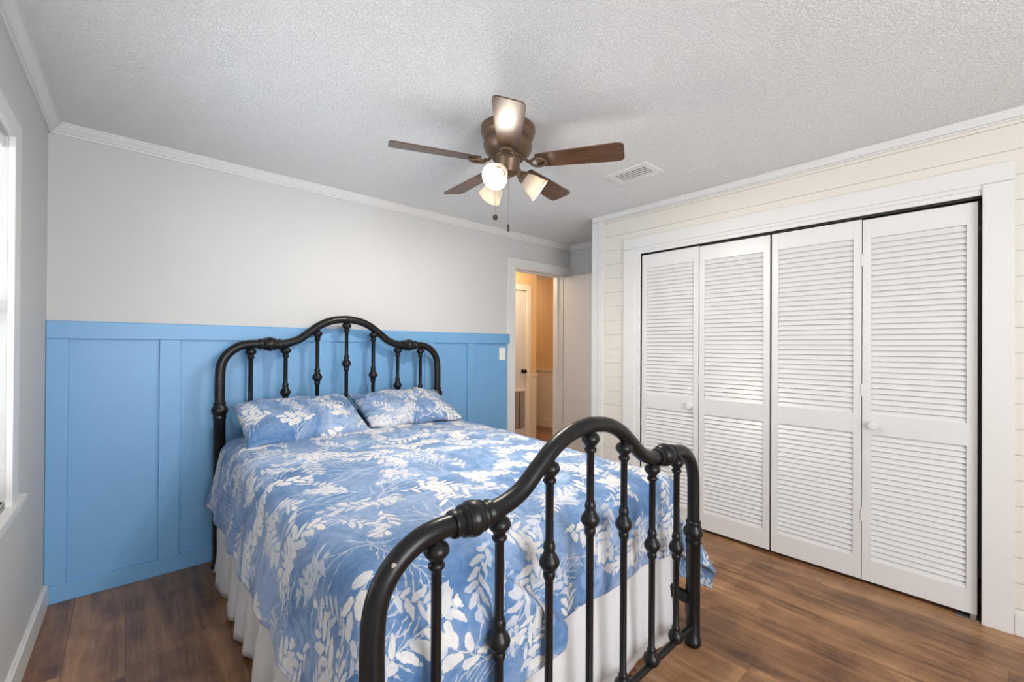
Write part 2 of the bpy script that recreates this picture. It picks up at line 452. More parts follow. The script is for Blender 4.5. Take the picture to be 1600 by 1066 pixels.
# blue board and batten wainscot
bm = BM()
xw0 = xl(YB) + .001
box(bm, (xw0, YB-.006, 0), (2.718, YB, 1.43))
box(bm, (xw0, YB-.024, 1.344), (2.735, YB, 1.434))
box(bm, (xw0, YB-.022, 0), (2.718, YB, .090))
for a, b in ((xw0, -.226), (.13, .224), (.550, .640), (.967, 1.060), (1.39, 1.482), (1.815, 1.908), (2.24, 2.323)):
    box(bm, (a, YB-.021, .090), (b, YB, 1.344))
struct('trim_6', bm, M['blue'], 'blue board and batten wainscot behind the bed', 'wainscot', .0025)
bm = BM(); box(bm, (xw0+.0, YB-.0215, 1.434), (2.735, YB-.0005, 1.4365)); struct('trim_7', bm, M['blue'], 'thin blue cap along the top of the wainscot', 'wainscot')
# white baseboards
bm = BM(); wallbox(bm, xl, YR, YB-.025, 0, .105, 0, .018); wallbox(bm, xl, YR, YB-.025, .105, .112, 0, .010)
struct('baseboard_left', bm, M['white'], 'white baseboard under the window', 'baseboard', .002)
bm = BM(); wallbox(bm, xc, YR, -.058, 0, .095, -.016, 0); wallbox(bm, xc, 2.082, 2.30, 0, .095, -.016, 0)
struct('baseboard_right', bm, M['white'], 'white baseboard at the foot of the shiplap wall', 'baseboard', .002)
# closet casing
bm = BM()
wallbox(bm, xc, 1.975, 2.082, 0, 2.108, -.022, .005); wallbox(bm, xc, 1.932, 1.985, 0, 2.075, -.014, .09)
wallbox(bm, xc, -.057, .047, 0, 2.108, -.022, .09)
wallbox(bm, xc, -.058, 2.083, 2.109, 2.197, -.024, .005)
wallbox(bm, xc, .047, 1.985, 2.088, 2.112, -.017, .005); wallbox(bm, xc, .047, 1.985, 2.062, 2.092, -.010, .09)
struct('trim_8', bm, M['white'], 'white casing around the closet opening', 'door casing', .002)
# doorway casing and jambs
bm = BM()
box(bm, (2.718, YB-.02, 0), (DL, YB, 2.10)); box(bm, (DR, YB-.02, 0), (3.60, YB, 2.10)); box(bm, (2.718, YB-.022, 2.10), (XA, YB, 2.192))
box(bm, (DL-.02, YB-.005, 0), (DL, YB+.13, DT)); box(bm, (DR, YB-.005, 0), (DR+.02, YB+.13, DT)); box(bm, (DL-.02, YB-.005, DT), (DR+.02, YB+.13, DT+.02))
box(bm, (DL, YB+.055, 0), (DL+.012, YB+.09, DT)); box(bm, (DR-.012, YB+.055, 0), (DR, YB+.09, DT)); box(bm, (DL, YB+.055, DT-.012), (DR, YB+.09, DT))
struct('trim_9', bm, M['white'], 'white casing and jambs of the bedroom doorway', 'door casing', .002)

# bedroom door leaf, opened flat into the alcove
d1 = thing('door_1', 'white flush bedroom door standing open beside the doorway', 'door', (3.54, YB-.03, 0), None, 'structure')
bm = BM(); box(bm, (3.504, 2.565, .012), (3.540, YB-.026, 2.080)); finish('door_leaf', bm, M['door'], d1, bevel=.002)
for z in (.25, 1.05, 1.85):
    bm = BM(); lathe(bm, [(.006, 0), (.006, .09)], (3.509, YB-.0265, z), seg=10); box(bm, (3.508, YB-.027, z), (3.515, YB-.026, z+.09)); finish('hinge', bm, M['white'], d1)

# hall beyond the doorway
HY, HX = 4.45, 4.245
bm = BM(); box(bm, (1.6, YB+.125, -.06), (5.3, 7.2, 0)); struct('floor_hall', bm, M['floor'], 'warm wood floor of the hall', 'floor')
bm = BM(); box(bm, (1.6, YB+.125, HC), (5.3, 7.2, HC+.06)); struct('ceiling_hall', bm, M['ceil'], 'hall ceiling', 'ceiling')
HD0, HD1, HDT = 3.33, 4.05, 2.09
bm = BM(); box(bm, (1.6, HY, 0), (HD0, HY+.12, HC)); box(bm, (HD1, HY, 0), (HX, HY+.12, HC)); box(bm, (HD0, HY, HDT), (HD1, HY+.12, HC)); box(bm, (HX-.12, HY+.12, 0), (HX, 7.2, HC))
struct('wall_hall', bm, M['hallwall'], 'tan hall wall with the white door', 'wall')
bm = BM(); box(bm, (5.05, YB+.12, 0), (5.2, 7.2, HC)); box(bm, (HX, 7.1, 0), (5.2, 7.2, HC)); box(bm, (1.5, YB+.12, 0), (1.6, HY+.12, HC)); box(bm, (XA+.15, YB+.02, 0), (5.2, YB+.12, HC))
struct('wall_hall_far', bm, M['hallwall'], 'tan wall at the far side of the hall', 'wall')
bm = BM()
box(bm, (HD0-.08, HY-.016, 0), (HD0, HY, HDT+.08)); box(bm, (HD1, HY-.016, 0), (HD1+.08, HY, HDT+.08)); box(bm, (HD0, HY-.016, HDT), (HD1, HY, HDT+.08))
struct('trim_10', bm, M['halltrim'], 'white casing of the hall door', 'door casing', .002)
bm = BM()
box(bm, (HD1+.08, HY-.006, 0), (HX+.006, HY, .90)); box(bm, (HD1+.08, HY-.018, .90), (HX+.018, HY, .93)); box(bm, (HX, HY, 0), (HX+.006, 7.1, .90)); box(bm, (HX, HY, .90), (HX+.018, 7.1, .93))
box(bm, (5.044, YB+.12, 0), (5.05, 7.1, .91)); box(bm, (5.03, YB+.12, .91), (5.05, 7.1, .945)); box(bm, (5.03, YB+.12, 0), (5.05, 7.1, .12))
struct('trim_11', bm, M['halltrim'], 'cream wainscot and chair rail along the hall', 'wainscot', .002)
d2 = thing('door_2', 'white hall door with dark knob and return air grille', 'door', (HD0+.36, HY+.02, 0), None, 'structure')
bm = BM(); box(bm, (HD0+.003, HY+.012, .01), (HD1-.003, HY+.047, HDT-.003)); finish('door_leaf', bm, M['door'], d2, bevel=.002)
kb = BM(); lathe(kb, [(.028, 0), (.028, .006), (.011, .010), (.011, .032), (.024, .040), (.030, .055), (.024, .068), (.002, .072)], (4.0, HY+.012, .972), (0, -1, 0), 20)
tag(finish('door_knob', kb, M['knob'], d2, True), 'dark bronze door knob')
bm = BM(); box(bm, (3.58, HY+.004, .16), (4.045, HY+.012, .735))
gr = finish('vent_grille', bm, M['halltrim'], d2, bevel=.002)
bm = BM()
for x0, x1 in ((3.61, 3.812), (3.826, 3.929), (3.945, 4.032)):
    z = .19
    while z < .695:
        box(bm, (x0, HY+.0005, z), (x1, HY+.0035, z+.007)); z += .012
finish('grille_slats', bm, M['grille'], gr)
bm = BM(); box(bm, (3.605, HY+.003, .185), (4.035, HY+.0045, .70)); finish('grille_backing', bm, M['ventdark'], gr)
hl = bpy.data.lights.new('hall_lamp', 'POINT'); hl.energy = 27; hl.color = (1, .80, .58); hl.shadow_soft_size = .12
ho = bpy.data.objects.new('hall_lamp', hl); COL.objects.link(ho); ho.location = (3.3, 3.95, 2.25)
hl2 = bpy.data.lights.new('hall_lamp', 'POINT'); hl2.energy = 11; hl2.color = (1, .80, .58); hl2.shadow_soft_size = .12
ho2 = bpy.data.objects.new('hall_lamp', hl2); COL.objects.link(ho2); ho2.location = (4.65, 6.0, 2.2)

# window on the left wall
w1 = thing('window_1', 'white cased window with sill on the left wall', 'window', (xl(1.8), 1.8, WZ0), None, 'structure')
bm = BM()
wallbox(bm, xl, WY1, WY1+.10, .735, WZ1+.07, 0, .018); wallbox(bm, xl, WY0-.10, WY0, .735, WZ1+.07, 0, .018); wallbox(bm, xl, WY0, WY1, WZ1, WZ1+.07, 0, .018)
finish('casing', bm, M['white'], w1, bevel=.002)
bm = BM(); wallbox(bm, xl, WY0-.2, WY1+.195, .713, .735, 0, .030); wallbox(bm, xl, WY0, WY1, .735, .760, -.12, .0); wallbox(bm, xl, WY0-.17, WY1+.175, .672, .713, 0, .015); finish('sill', bm, M['white'], w1, bevel=.003)
bm = BM()
for a, b, c, d in ((WY0, WY0+.04, WZ0-.03, WZ1), (WY1-.04, WY1, WZ0-.03, WZ1), (WY0, WY1, WZ0-.03, WZ0+.03), (WY0, WY1, WZ1-.04, WZ1), (WY0, WY1, 1.385, 1.425)):
    wallbox(bm, xl, a, b, c, d, -.12, -.075)
fr = finish('frame', bm, M['white'], w1, bevel=.002)
bm = BM(); wallbox(bm, xl, WY0+.04, WY1-.04, WZ0+.03, WZ1-.04, -.10, -.096); finish('pane', bm, M['glass'], fr)
bl = thing('window_blind', 'white horizontal slat blind hanging in the left window', 'blind', (xl(1.8)-.02, 1.8, WZ0))
bm = BM(); wallbox(bm, xl, WY0+.005, WY1-.005, WZ1-.045, WZ1-.002, -.052, -.010); finish('headrail', bm, M['slat'], bl)
bm = BM(); z = WZ0+.02
while z < WZ1-.06:
    for s in (1,):
        y0, y1 = WY0+.008, WY1-.008
        a, b = -.046, -.014
        A = [(xl(y0)+a, y0, z), (xl(y0)+b, y0, z+.016), (xl(y0)+b, y0, z+.0175), (xl(y0)+a, y0, z+.0015)]
        B = [(xl(y1)+a, y1, z), (xl(y1)+b, y1, z+.016), (xl(y1)+b, y1, z+.0175), (xl(y1)+a, y1, z+.0015)]
        prism(bm, None, A, B)
    z += .026
finish('slats', bm, M['slat'], bl)
bm = BM(); wallbox(bm, xl, WY0+.008, WY1-.008, WZ0-.026, WZ0-.006, -.045, -.016); finish('bottom_rail', bm, M['slat'], bl)

# ------------------------------------------------------------------ closet bifold doors
def panel(door, y0, y1, z0, z1, dx0):
    """one louvered leaf between y0 and y1; frame plus louvers as a sub-part"""
    f = lambda y: xc(y) + dx0
    st, th = .038, .028
    bm = BM()
    zt, zm1, zm0, zbm = z1-.105, .950, .840, z0+.118
    wallbox(bm, f, y0, y0+st, z0, z1, 0, th); wallbox(bm, f, y1-st, y1, z0, z1, 0, th)
    wallbox(bm, f, y0+st, y1-st, zt, z1, 0, th); wallbox(bm, f, y0+st, y1-st, z0, zbm, 0, th); wallbox(bm, f, y0+st, y1-st, zm0, zm1, 0, th)
    fo = finish('door_panel', bm, M['door'], door, bevel=.0006)
    bm = BM()
    for za, zc_ in ((zbm, zm0), (zm1, zt)):
        n = round((zc_-za)/.0297); p = (zc_-za)/n
        for i in range(n):
            zz = za + i*p
            ya, yb = y0+st-.003, y1-st+.003
            prof = [(.003, zz+.0005), (.007, zz-.002), (.021, zz+p*1.02), (.017, zz+p*1.10)]
            prism(bm, None, [(f(ya)+a, ya, b) for a, b in prof], [(f(yb)+a, yb, b) for a, b in prof])
    finish('louvers', bm, M['door'], fo)
    return fo
def bifold(name, label, ys, zt, knob, hinge_y):
    d = thing(name, label, 'closet door', (xc(ys[0][0])+.02, (ys[0][0]+ys[1][1])/2, 0), None, 'structure')
    for (a, b), z in zip(ys, zt): panel(d, a, b, .022, z, .012)
    ky, kz = knob
    bm = BM(); lathe(bm, [(.020, 0), (.020, .003), (.012, .006), (.012, .014), (.021, .020), (.023, .026), (.019, .031), (.002, .033)], (xc(ky)+.012, ky, kz), (-1, 0, 0), 24)
    finish('knob', bm, M['door'], d, True)
    for z in (.35, 1.05, 1.78):
        bm = BM(); lathe(bm, [(.0045, 0), (.0045, .07)], (xc(hinge_y)+.010, hinge_y, z), seg=8); finish('hinge', bm, M['door'], d)
    return d
bifold('door_3', 'white louvered bifold closet door nearer the doorway', ((1.462, 1.928), (.992, 1.457)), (2.050, 2.046), (1.523, .892), 1.4595)
b4 = bifold('door_4', 'white louvered bifold closet door with dark gap along its right edge', ((.517, .980), (.062, .513)), (2.046, 2.040), (.463, .892), .515)
bm = BM(); box(bm, (3.005, .055, .001), (3.04, .14, .006)); box(bm, (3.012, .064, .006), (3.03, .085, .024)); tag(finish('pivot_bracket', bm, M['steel'], b4, bevel=.001), 'metal floor bracket')
bm = BM(); box(bm, (3.03, .05, 2.054), (3.056, 1.93, 2.062)); struct('trim_12', bm, M['ventdark'], 'dark track above the closet doors', 'door track')

# light switch
sw = thing('light_switch', 'white light switch on the blue wainscot near the doorway', 'light switch', (2.653, YB-.006, 1.244))
bm = BM(); box(bm, (2.616, YB-.012, 1.184), (2.690, YB-.006, 1.304)); finish('cover_plate', bm, M['plastic'], sw, bevel=.002)
bm = BM(); box(bm, (2.648, YB-.022, 1.238), (2.658, YB-.012, 1.256)); finish('toggle', bm, M['plastic'], sw, bevel=.001)

# ceiling register
cv_ = thing('ceiling_vent', 'white louvered air register in the ceiling by the fan', 'ceiling vent', (2.38, 1.595, HC))
x0, x1, y0, y1 = 2.278, 2.484, 1.437, 1.752
bm = BM(); zc_ = HC
for a, b, c, d in ((x0, x1, y0, y0+.042), (x0, x1, y1-.042, y1), (x0, x0+.036, y0+.042, y1-.042), (x1-.036, x1, y0+.042, y1-.042)):
    box(bm, (a, c, zc_-.008), (b, d, zc_))
finish('frame', bm, M['vent'], cv_, bevel=.002)
bm = BM(); box(bm, (x0+.03, y0+.036, zc_-.001), (x1-.03, y1-.036, zc_-.0002)); finish('dark_duct_panel', bm, M['ventdark'], cv_)  # thin dark panel, the duct's shade painted behind the louvers
for i in range(5):
    xx = x0+.036 + .0268*i + .003
    bm = BM(); A = [(xx+.0125, y0+.042, zc_-.0055), (xx-.0015, y0+.042, zc_-.0045), (xx-.0015, y0+.042, zc_-.0057), (xx+.0125, y0+.042, zc_-.0067)]
    prism(bm, None, A, [(p[0], y1-.042, p[2]) for p in A]); finish('louver', bm, M['vent'], cv_)

# ------------------------------------------------------------------ ceiling fan
FX, FY = 1.42, 1.707
fan = thing('ceiling_fan', 'bronze ceiling fan with five walnut blades and three lit glass shades', 'ceiling fan', (FX, FY, HC))
bm = BM()
lathe(bm, [(.100, 2.44), (.136, 2.44), (.139, 2.434), (.139, 2.416), (.134, 2.411), (.136, 2.404), (.132, 2.392), (.118, 2.378), (.112, 2.373), (.118, 2.368), (.124, 2.352), (.124, 2.335), (.114, 2.312), (.094, 2.295), (.070, 2.288), (.070, 2.284)], (FX, FY, 0), seg=48)
finish('motor_housing', bm, M['bronze'], fan, True)
bm = BM()
lathe(bm, [(.050, 2.290), (.078, 2.288), (.080, 2.282), (.078, 2.276), (.066, 2.272), (.062, 2.262), (.060, 2.235), (.050, 2.222), (.048, 2.205), (.032, 2.196), (.012, 2.190), (.010, 2.182), (.002, 2.178)], (FX, FY, 0), seg=36)
finish('switch_housing', bm, M['bronze'], fan, True)
def blade_mesh():
    bm = BM(); ul = bm.loops.layers.uv.new('UVMap')
    st = [(.150, .046), (.17, .050), (.30, .057), (.45, .064), (.545, .068), (.565, .066), (.578, .058), (.584, .046)]
    th = .0055; pitch = math.radians(-12)
    top, bot = [], []
    for r, w in st:
        for lst, zo in ((top, th/2), (bot, -th/2)):
            lst.append([bm.verts.new(Vector((r, v*w*math.cos(pitch), zo + v*w*math.sin(pitch)))) for v in (-1, -.5, 0, .5, 1)])
    for i in range(len(st)-1):
        for k in range(4):
            bm.faces.new((top[i][k], top[i+1][k], top[i+1][k+1], top[i][k+1])); bm.faces.new((bot[i][k], bot[i][k+1], bot[i+1][k+1], bot[i+1][k]))
        for k in (0, 4): bm.faces.new((top[i][k], bot[i][k], bot[i+1][k], top[i+1][k]))
    for i in (0, -1):
        for k in range(4): bm.faces.new((top[i][k], top[i][k+1], bot[i][k+1], bot[i][k]))
    bmesh.ops.recalc_face_normals(bm, faces=bm.faces)
    for f in bm.faces:
        for l in f.loops: l[ul].uv = (l.vert.co.x, l.vert.co.y)
    me = bpy.data.meshes.new('fan_blade'); bm.to_mesh(me); bm.free(); me.materials.append(M['blade'])
    for p in me.polygons: p.use_smooth = True
    me.set_sharp_from_angle(angle=math.radians(40)); return me
def bracket_mesh():
    bm = BM(); pitch = math.radians(-12)
    Rm = Matrix.Rotation(pitch, 4, 'X')
    arm = smoothpts([(.066, 0, .028), (.085, 0, .020), (.105, .0, .002), (.125, .012, -.004)], 5)
    tube(bm, arm, .0075, 8)
    ring = [Rm @ Vector((.160 + .038*math.cos(a), .032*math.sin(a), -.011)) for a in [2*PI*k/24 for k in range(24)]]
    tube(bm, ring, .0068, 8, closed=True)
    tube(bm, [Rm @ Vector(p) for p in ((.160, -.036, -.009), (.202, 0, -.009), (.160, .036, -.009))], .006, 8)
    tube(bm, smoothpts([(.105, 0, .002), (.12, -.01, -.004), (.132, -.02, -.008)], 4), .006, 8)
    box(bm, (.150, -.040, -.0045), (.20, .040, -.0028), Rm)
    bmesh.ops.recalc_face_normals(bm, faces=bm.faces)
    me = bpy.data.meshes.new('blade_bracket'); bm.to_mesh(me); bm.free(); me.materials.append(M['bronze'])
    for p in me.polygons: p.use_smooth = True
    me.set_sharp_from_angle(angle=math.radians(45)); return me
BME, RME = blade_mesh(), bracket_mesh()
for k in range(5):
    az = math.radians(-129.5 + 72*k)
    o = bpy.data.objects.new('fan_blade', BME); COL.objects.link(o); o.parent = fan
    o.location = (0, 0, 2.257-HC); o.rotation_euler = (0, 0, az)
    b_ = bpy.data.objects.new('blade_bracket', RME); COL.objects.link(b_); b_.parent = o
for k, az in enumerate((-152, -34, 86)):
    a = math.radians(az); d = Vector((math.cos(a)*.80, math.sin(a)*.80, -.60)).normalized()
    h0 = Vector((FX + .045*math.cos(a), FY + .045*math.sin(a), 2.218))
    bm = BM(); tube(bm, smoothpts([h0 - d*.01, h0 + d*.02, h0 + d*.035], 4), .012, 12)
    lathe(bm, [(.012, .028), (.026, .032), (.030, .040), (.030, .055), (.026, .058)], h0, d, 24)
    arm = finish('lamp_arm', bm, M['bronze'], fan, True)
    bm = BM()
    outer = [(.024, .052), (.032, .060), (.042, .078), (.049, .100), (.054, .125), (.060, .146), (.064, .154)]
    inner = [(r-.003, hh) for r, hh in outer[::-1]]
    lathe(bm, outer + inner, h0, d, 36, cap=False)
    finish('lamp_shade', bm, M['shade'], fan, True, angle=70)
    bm = BM(); lathe(bm, [(.010, .058), (.013, .066), (.022, .085), (.026, .100), (.022, .114), (.010, .122), (.001, .124)], h0, d, 20)
    finish('bulb', bm, M['bulb'], arm, True)
    l = bpy.data.lights.new('fan_bulb', 'POINT'); l.energy = FAN_POWER*.08; l.color = (1, .89, .76); l.shadow_soft_size = .042
    lo = bpy.data.objects.new('fan_bulb', l); COL.objects.link(lo); lo.location = h0 + d*.148
    l = bpy.data.lights.new('fan_bulb_beam', 'SPOT'); l.energy = FAN_POWER; l.color = (1, .90, .78); l.shadow_soft_size = .012
    l.spot_size = math.radians(158); l.spot_blend = .9
    lo = bpy.data.objects.new('fan_bulb_beam', l); COL.objects.link(lo); lo.location = h0 + d*.150
    lo.rotation_euler = (d + Vector((0, 0, -.60))).to_track_quat('-Z', 'Y').to_euler()
for (x, y, z0, z1, kind) in ((1.374, 1.750, 2.20, 1.985, 0), (1.423, 1.705, 2.185, 1.935, 1)):
    bm = BM(); tube(bm, [(x, y, z0), (x, y, z1)], .0012, 6)
    ch = finish('pull_chain', bm, M['chain'], fan)
    bm = BM()
    if kind == 0: lathe(bm, [(.002, .012), (.010, .010), (.013, .002), (.013, -.006), (.009, -.013), (.002, -.015)], (x, y, z1-.004), seg=16)
    else: lathe(bm, [(.002, .014), (.005, .012), (.0055, -.012), (.008, -.016), (.007, -.022), (.002, -.024)], (x, y, z1-.004), seg=16)
    finish('fob', bm, M['fob'], ch, True)

# ------------------------------------------------------------------ iron bed
bed = thing('iron_bed', 'black iron bed with arched headboard and footboard', 'bed', (1.115, 2.0, 0))
PROF = [(0, .179), (.09, .167), (.17, .134), (.24, .083), (.31, .030), (.39, .004), (.48, 0), (.59, -.002), (.655, -.026), (.702, -.072), (.725, -.13), (.7305, -.21)]
def end_frame(kind, cx, yf, zs, zcol, zrail, mids):
    """one arched end: tube, knuckles, seven spindles, post collars"""
    def pt(s, z): return Vector((cx+s, yf(s), z))
    half = smoothpts([pt(s, zs+z) for s, z in PROF], 6)
    lefth = smoothpts([pt(-s, zs+z) for s, z in PROF], 6)
    arch = lefth[::-1][:-1] + half
    arch = [pt(-.7305, zcol)] + arch + [pt(.7305, zcol)]
    bm = BM(); tube(bm, arch, .0262, 20)
    for s in (-1, 1):
        x = s*.7305
        lathe(bm, [(.0262, zcol+.052), (.031, zcol+.05), (.033, zcol+.044), (.030, zcol+.038), (.032, zcol+.028), (.040, zcol+.014), (.043, zcol+.002), (.040, zcol-.010), (.033, zcol-.022), (.032, zcol-.034), (.035, zcol-.040), (.033, zcol-.047), (.0305, zcol-.050),
                   (.0295, .12), (.0295, .034), (.034, .030), (.036, .020), (.035, .010), (.030, .004), (.029, 0.001)], pt(x, 0), seg=24)
    fr = finish(kind, bm, M['chipped'] if kind == 'footboard' else M['black'], bed, True, angle=50)
    # knuckles on the shoulder of the arch
    for s in (-1, 1):
        c = pt(s*.475, zs); ax = pt(s*.475+.05, zs-.000)-pt(s*.475-.05, zs)
        bm = BM(); lathe(bm, [(.027, -.062), (.033, -.060), (.035, -.052), (.031, -.046), (.031, -.036), (.036, -.034), (.040, -.028), (.037, -.022), (.042, -.014), (.0455, -.004), (.0455, .006), (.042, .016), (.037, .022), (.040, .028), (.036, .034), (.031, .036), (.031, .046), (.035, .052), (.033, .060), (.027, .062)], c, ax, 28)
        finish('knuckle', bm, M['black'], fr, True, angle=55)
    # lower rail
    bm = BM(); tube(bm, [pt(-.71, zrail), pt(.71, zrail)], .0135, 14); finish('lower_rail', bm, M['black'], fr, True)
    # spindles
    for i, sp in enumerate((-.576, -.384, -.192, 0, .192, .384, .576)):
        a = abs(sp)
        for (s0, z0), (s1, z1) in zip(PROF, PROF[1:]):
            if s0 <= a <= s1: zt = zs + z0 + (z1-z0)*(a-s0)/(s1-s0); break
        zt -= .020; zm = zs + mids[i]; z0 = zrail
        pr = [(.012, zt), (.016, zt-.006), (.026, zt-.012), (.0305, zt-.022), (.031, zt-.030), (.026, zt-.038), (.017, zt-.048), (.016, zt-.054), (.020, zt-.058), (.0205, zt-.064), (.016, zt-.070), (.0125, zt-.074),
              (.0125, zm+.062), (.0155, zm+.060), (.0165, zm+.054), (.0185, zm+.048), (.0185, zm+.040), (.016, zm+.034), (.019, zm+.026), (.027, zm+.014), (.0315, zm+.002), (.030, zm-.008), (.022, zm-.020), (.0165, zm-.027), (.0185, zm-.032), (.0185, zm-.042), (.0155, zm-.050), (.0125, zm-.054),
              (.0125, z0+.066), (.016, z0+.062), (.0175, z0+.056), (.0155, z0+.050), (.020, z0+.044), (.029, z0+.034), (.032, z0+.022), (.030, z0+.010), (.022, z0-.002), (.014, z0-.008)]
        bm = BM(); lathe(bm, pr[::-1], pt(sp, 0), seg=20)
        finish('spindle', bm, M['black'], fr, True, angle=50)
    return fr
FY0 = lambda s: .905 + .012*s
mh = [-.40, -.310, -.222, -.134, -.222, -.310, -.37]
mf = [-.455, -.350, -.205, -.131, -.200, -.335, -.405]
hb = end_frame('headboard', 1.127, lambda s: 3.12, 1.323, .928, .30, mh)
fb = end_frame('footboard', 1.112, FY0, .885, .500, .088, mf)
for s in (-1, 1):
    bm = BM()
    xa, xb = 1.127+s*.70, 1.112+s*.70
    A = [(xb-.006, .925, .19), (xb+.022, .925, .19), (xb+.022, .925, .235), (xb-.006, .925, .235)]; B = [(xa-.006, 3.10, .25), (xa+.022, 3.10, .25), (xa+.022, 3.10, .31), (xa-.006, 3.10, .31)]
    prism(bm, None, A, B); box(bm, (xb-.008+s*.026, .915, .13), (xb+.008+s*.026, .945, .26)); finish('side_rail', bm, M['black'], bed, bevel=.002)

# ------------------------------------------------------------------ mattress and bedding
MX0, MX1, MY0, MY1 = .415, 1.885, 1.035, 3.075
def slab(bm, z0, z1, r=.05):
    n = 6; pts = []
    for cx, cy, a0 in ((MX1-r, MY1-r, 0), (MX0+r, MY1-r, 90), (MX0+r, MY0+r, 180), (MX1-r, MY0+r, 270)):
        for k in range(n+1):
            a = math.radians(a0 + 90*k/n); pts.append((cx+r*math.cos(a), cy+r*math.sin(a)))
    prism(bm, None, [(x, y, z0) for x, y in pts], [(x, y, z1) for x, y in pts])
mt = thing('mattress', 'white mattress and box spring under the leaf print comforter', 'mattress', (1.12, 2.05, .31))
bm = BM(); slab(bm, .312, .48); finish('box_spring', bm, M['skirt'], mt, bevel=.01)
bm = BM(); slab(bm, .482, .685); finish('mattress_pad', bm, M['skirt'], mt, bevel=.02)

def fnoise(x, y, z=0): return noise.noise(Vector((x, y, z)))
# skirt: gathered strip hanging from the box spring on three sides
bm = BM(); path = []
inset = .004
for i in range(0, 521): path.append((MX0-inset, MY1 - .03 - i*(MY1-MY0-.06)/520, -1, 0))
for k in range(1, 12):
    a = PI + (PI/2)*k/12; path.append((MX0+.03 + (.034)*math.cos(a), MY0+.03+(.034)*math.sin(a), math.cos(a), math.sin(a)))
for i in range(0, 361): path.append((MX0+.03 + i*(MX1-MX0-.06)/360, MY0-inset, 0, -1))
for k in range(1, 12):
    a = 1.5*PI + (PI/2)*k/12; path.append((MX1-.03 + (.034)*math.cos(a), MY0+.03+(.034)*math.sin(a), math.cos(a), math.sin(a)))
for i in range(0, 521): path.append((MX1+inset, MY0+.03 + i*(MY1-MY0-.06)/520, 1, 0))
rows = 14; cols = []; s = 0
for i, (x, y, nx, ny) in enumerate(path):
    if i: s += math.hypot(x-path[i-1][0], y-path[i-1][1])
    c = []
    for j in range(rows+1):
        t_ = j/rows; z = .475 - (.475-.012)*t_
        ph = s*30 + 7*fnoise(s*1.6, 1.7) + 2.2*fnoise(s*5, 3.1) + .9*fnoise(s*4, t_*2)
        side = (nx != 0)
        am = (.003 + .020*t_**1.2)*(.55 + .9*abs(fnoise(s*1.9, 8.1)))
        d = .014 + am*math.sin(ph) + .030*t_ + .016*t_*fnoise(s*4, t_*1.5, 3.0) + .007*t_*fnoise(s*26, t_*2.5, 6.0)
        if ny < -.3: d = d*.72
        c.append(bm.verts.new((x+nx*d, y+ny*d, z + (.006*math.sin(ph*.5) if j == rows else 0))))
    cols.append(c)
for a, b in zip(cols, cols[1:]):
    for j in range(rows): bm.faces.new((a[j], a[j+1], b[j+1], b[j]))
sk = finish('bed_skirt', bm, M['skirt'], None, True, (1.12, 2.05, .01), angle=180)
sk.modifiers.new('solid', 'SOLIDIFY').thickness = .002
tag(sk, 'white gathered bed skirt hanging to the floor under the comforter', 'bed skirt')

# comforter: a rectangular sheet draped over mattress edge, corners hang as soft cones
ZT, RE = .728, .085
CX0, CX1, CY0 = MX0-.015+RE, MX1+.015-RE, MY0-.022+RE
YTOP = 3.055
DLf, DRt = .365, .50
def foot_drop(x):
    # hem runs level on the right; towards the left the corner falls lower with a tucked fold
    k = 1/(1+math.exp(-(1.045-x)*90))
    return .332 + k*(.050 + .03*max(0, 1.0-x))
def drape(u, v):
    """u across (m, world x on the top), v = distance towards the foot below CY0 (negative = top)"""
    a = max(CX0-u, u-CX1, 0); sx_ = -1 if u < CX0 else 1
    b = max(CY0-v, 0)
    bx = min(max(u, CX0), CX1); by = max(v, CY0)
    r = math.hypot(a, b)
    puff = .020*fnoise(u*2.1, v*2.1, .3) + .010*fnoise(u*5.5, v*5.0, 2.2) + .0045*fnoise(u*13, v*11, 5)
    ed = min(u-CX0, CX1-u, v-CY0)
    zt = ZT + .012*min(max(ed, 0)/.25, 1) + .036*min(max((min(max(v, CY0), YTOP)-1.5)/1.4, 0), 1)
    if r < 1e-6: return Vector((u, v, zt+puff))
    phi = math.degrees(math.atan2(b, a))
    if sx_ > 0: ph2 = 90*(phi/90)**1.75
    else: ph2 = 90*(phi/90)**1.25
    d = Vector((sx_*math.cos(math.radians(ph2)), -math.sin(math.radians(ph2)), 0))
    side = math.cos(math.radians(ph2))**2
    g = math.exp(-((phi-42)/17)**2)
    fl = (.17*side + .02) + (.40*g if sx_ > 0 else .10*g)
    if sx_ > 0: r *= 1 + .16*g
    if r < RE*PI/2:
        out = RE*math.sin(r/RE); dr = RE*(1-math.cos(r/RE)); h = 0
    else:
        h = r - RE*PI/2
        c = 1/math.sqrt(1+fl*fl)
        out = RE + h*fl*c; dr = RE + h*c
    along = v if side > .5 else u
    w = min(h/.12, 1)
    fold = w*(.010 + .018*h)*math.sin(along*19 + 2.2*fnoise(along*2.5, 4.4, sx_)) * (1 if side > .8 or side < .2 else .5)
    fold += w*(.016 if side > .2 else .032)*fnoise(along*6.5, h*5, 7.7+sx_) + (w*.02*fnoise(along*3+h*7, h*15-along*2, 1.2) if side < .3 else 0) + .006*fnoise(u*16, v*16, 3.3)*min(r/.05, 1)
    if sx_ < 0 and side > .8: fold *= .55
    if side < .2:
        fold *= .45
        xe = 1.055 - max(.36-b, 0)*1.1
        if u < xe: fold += w*.11*min(1, (xe-u)/.022)*min(1, .35+max(0, (u-xe+.5))/.5)
    o = Vector((bx, by, 0)) + d*(out + fold)
    o.z = zt - dr + puff*(1-.6*min(r/.2, 1))
    if o.y < .947 and abs(o.x-1.112) < .80: o.y = .947 + (o.y-.947)*.12
    return o
bm = BM(); ul = bm.loops.layers.uv.new('UVMap')
NU, NV = 230, 270
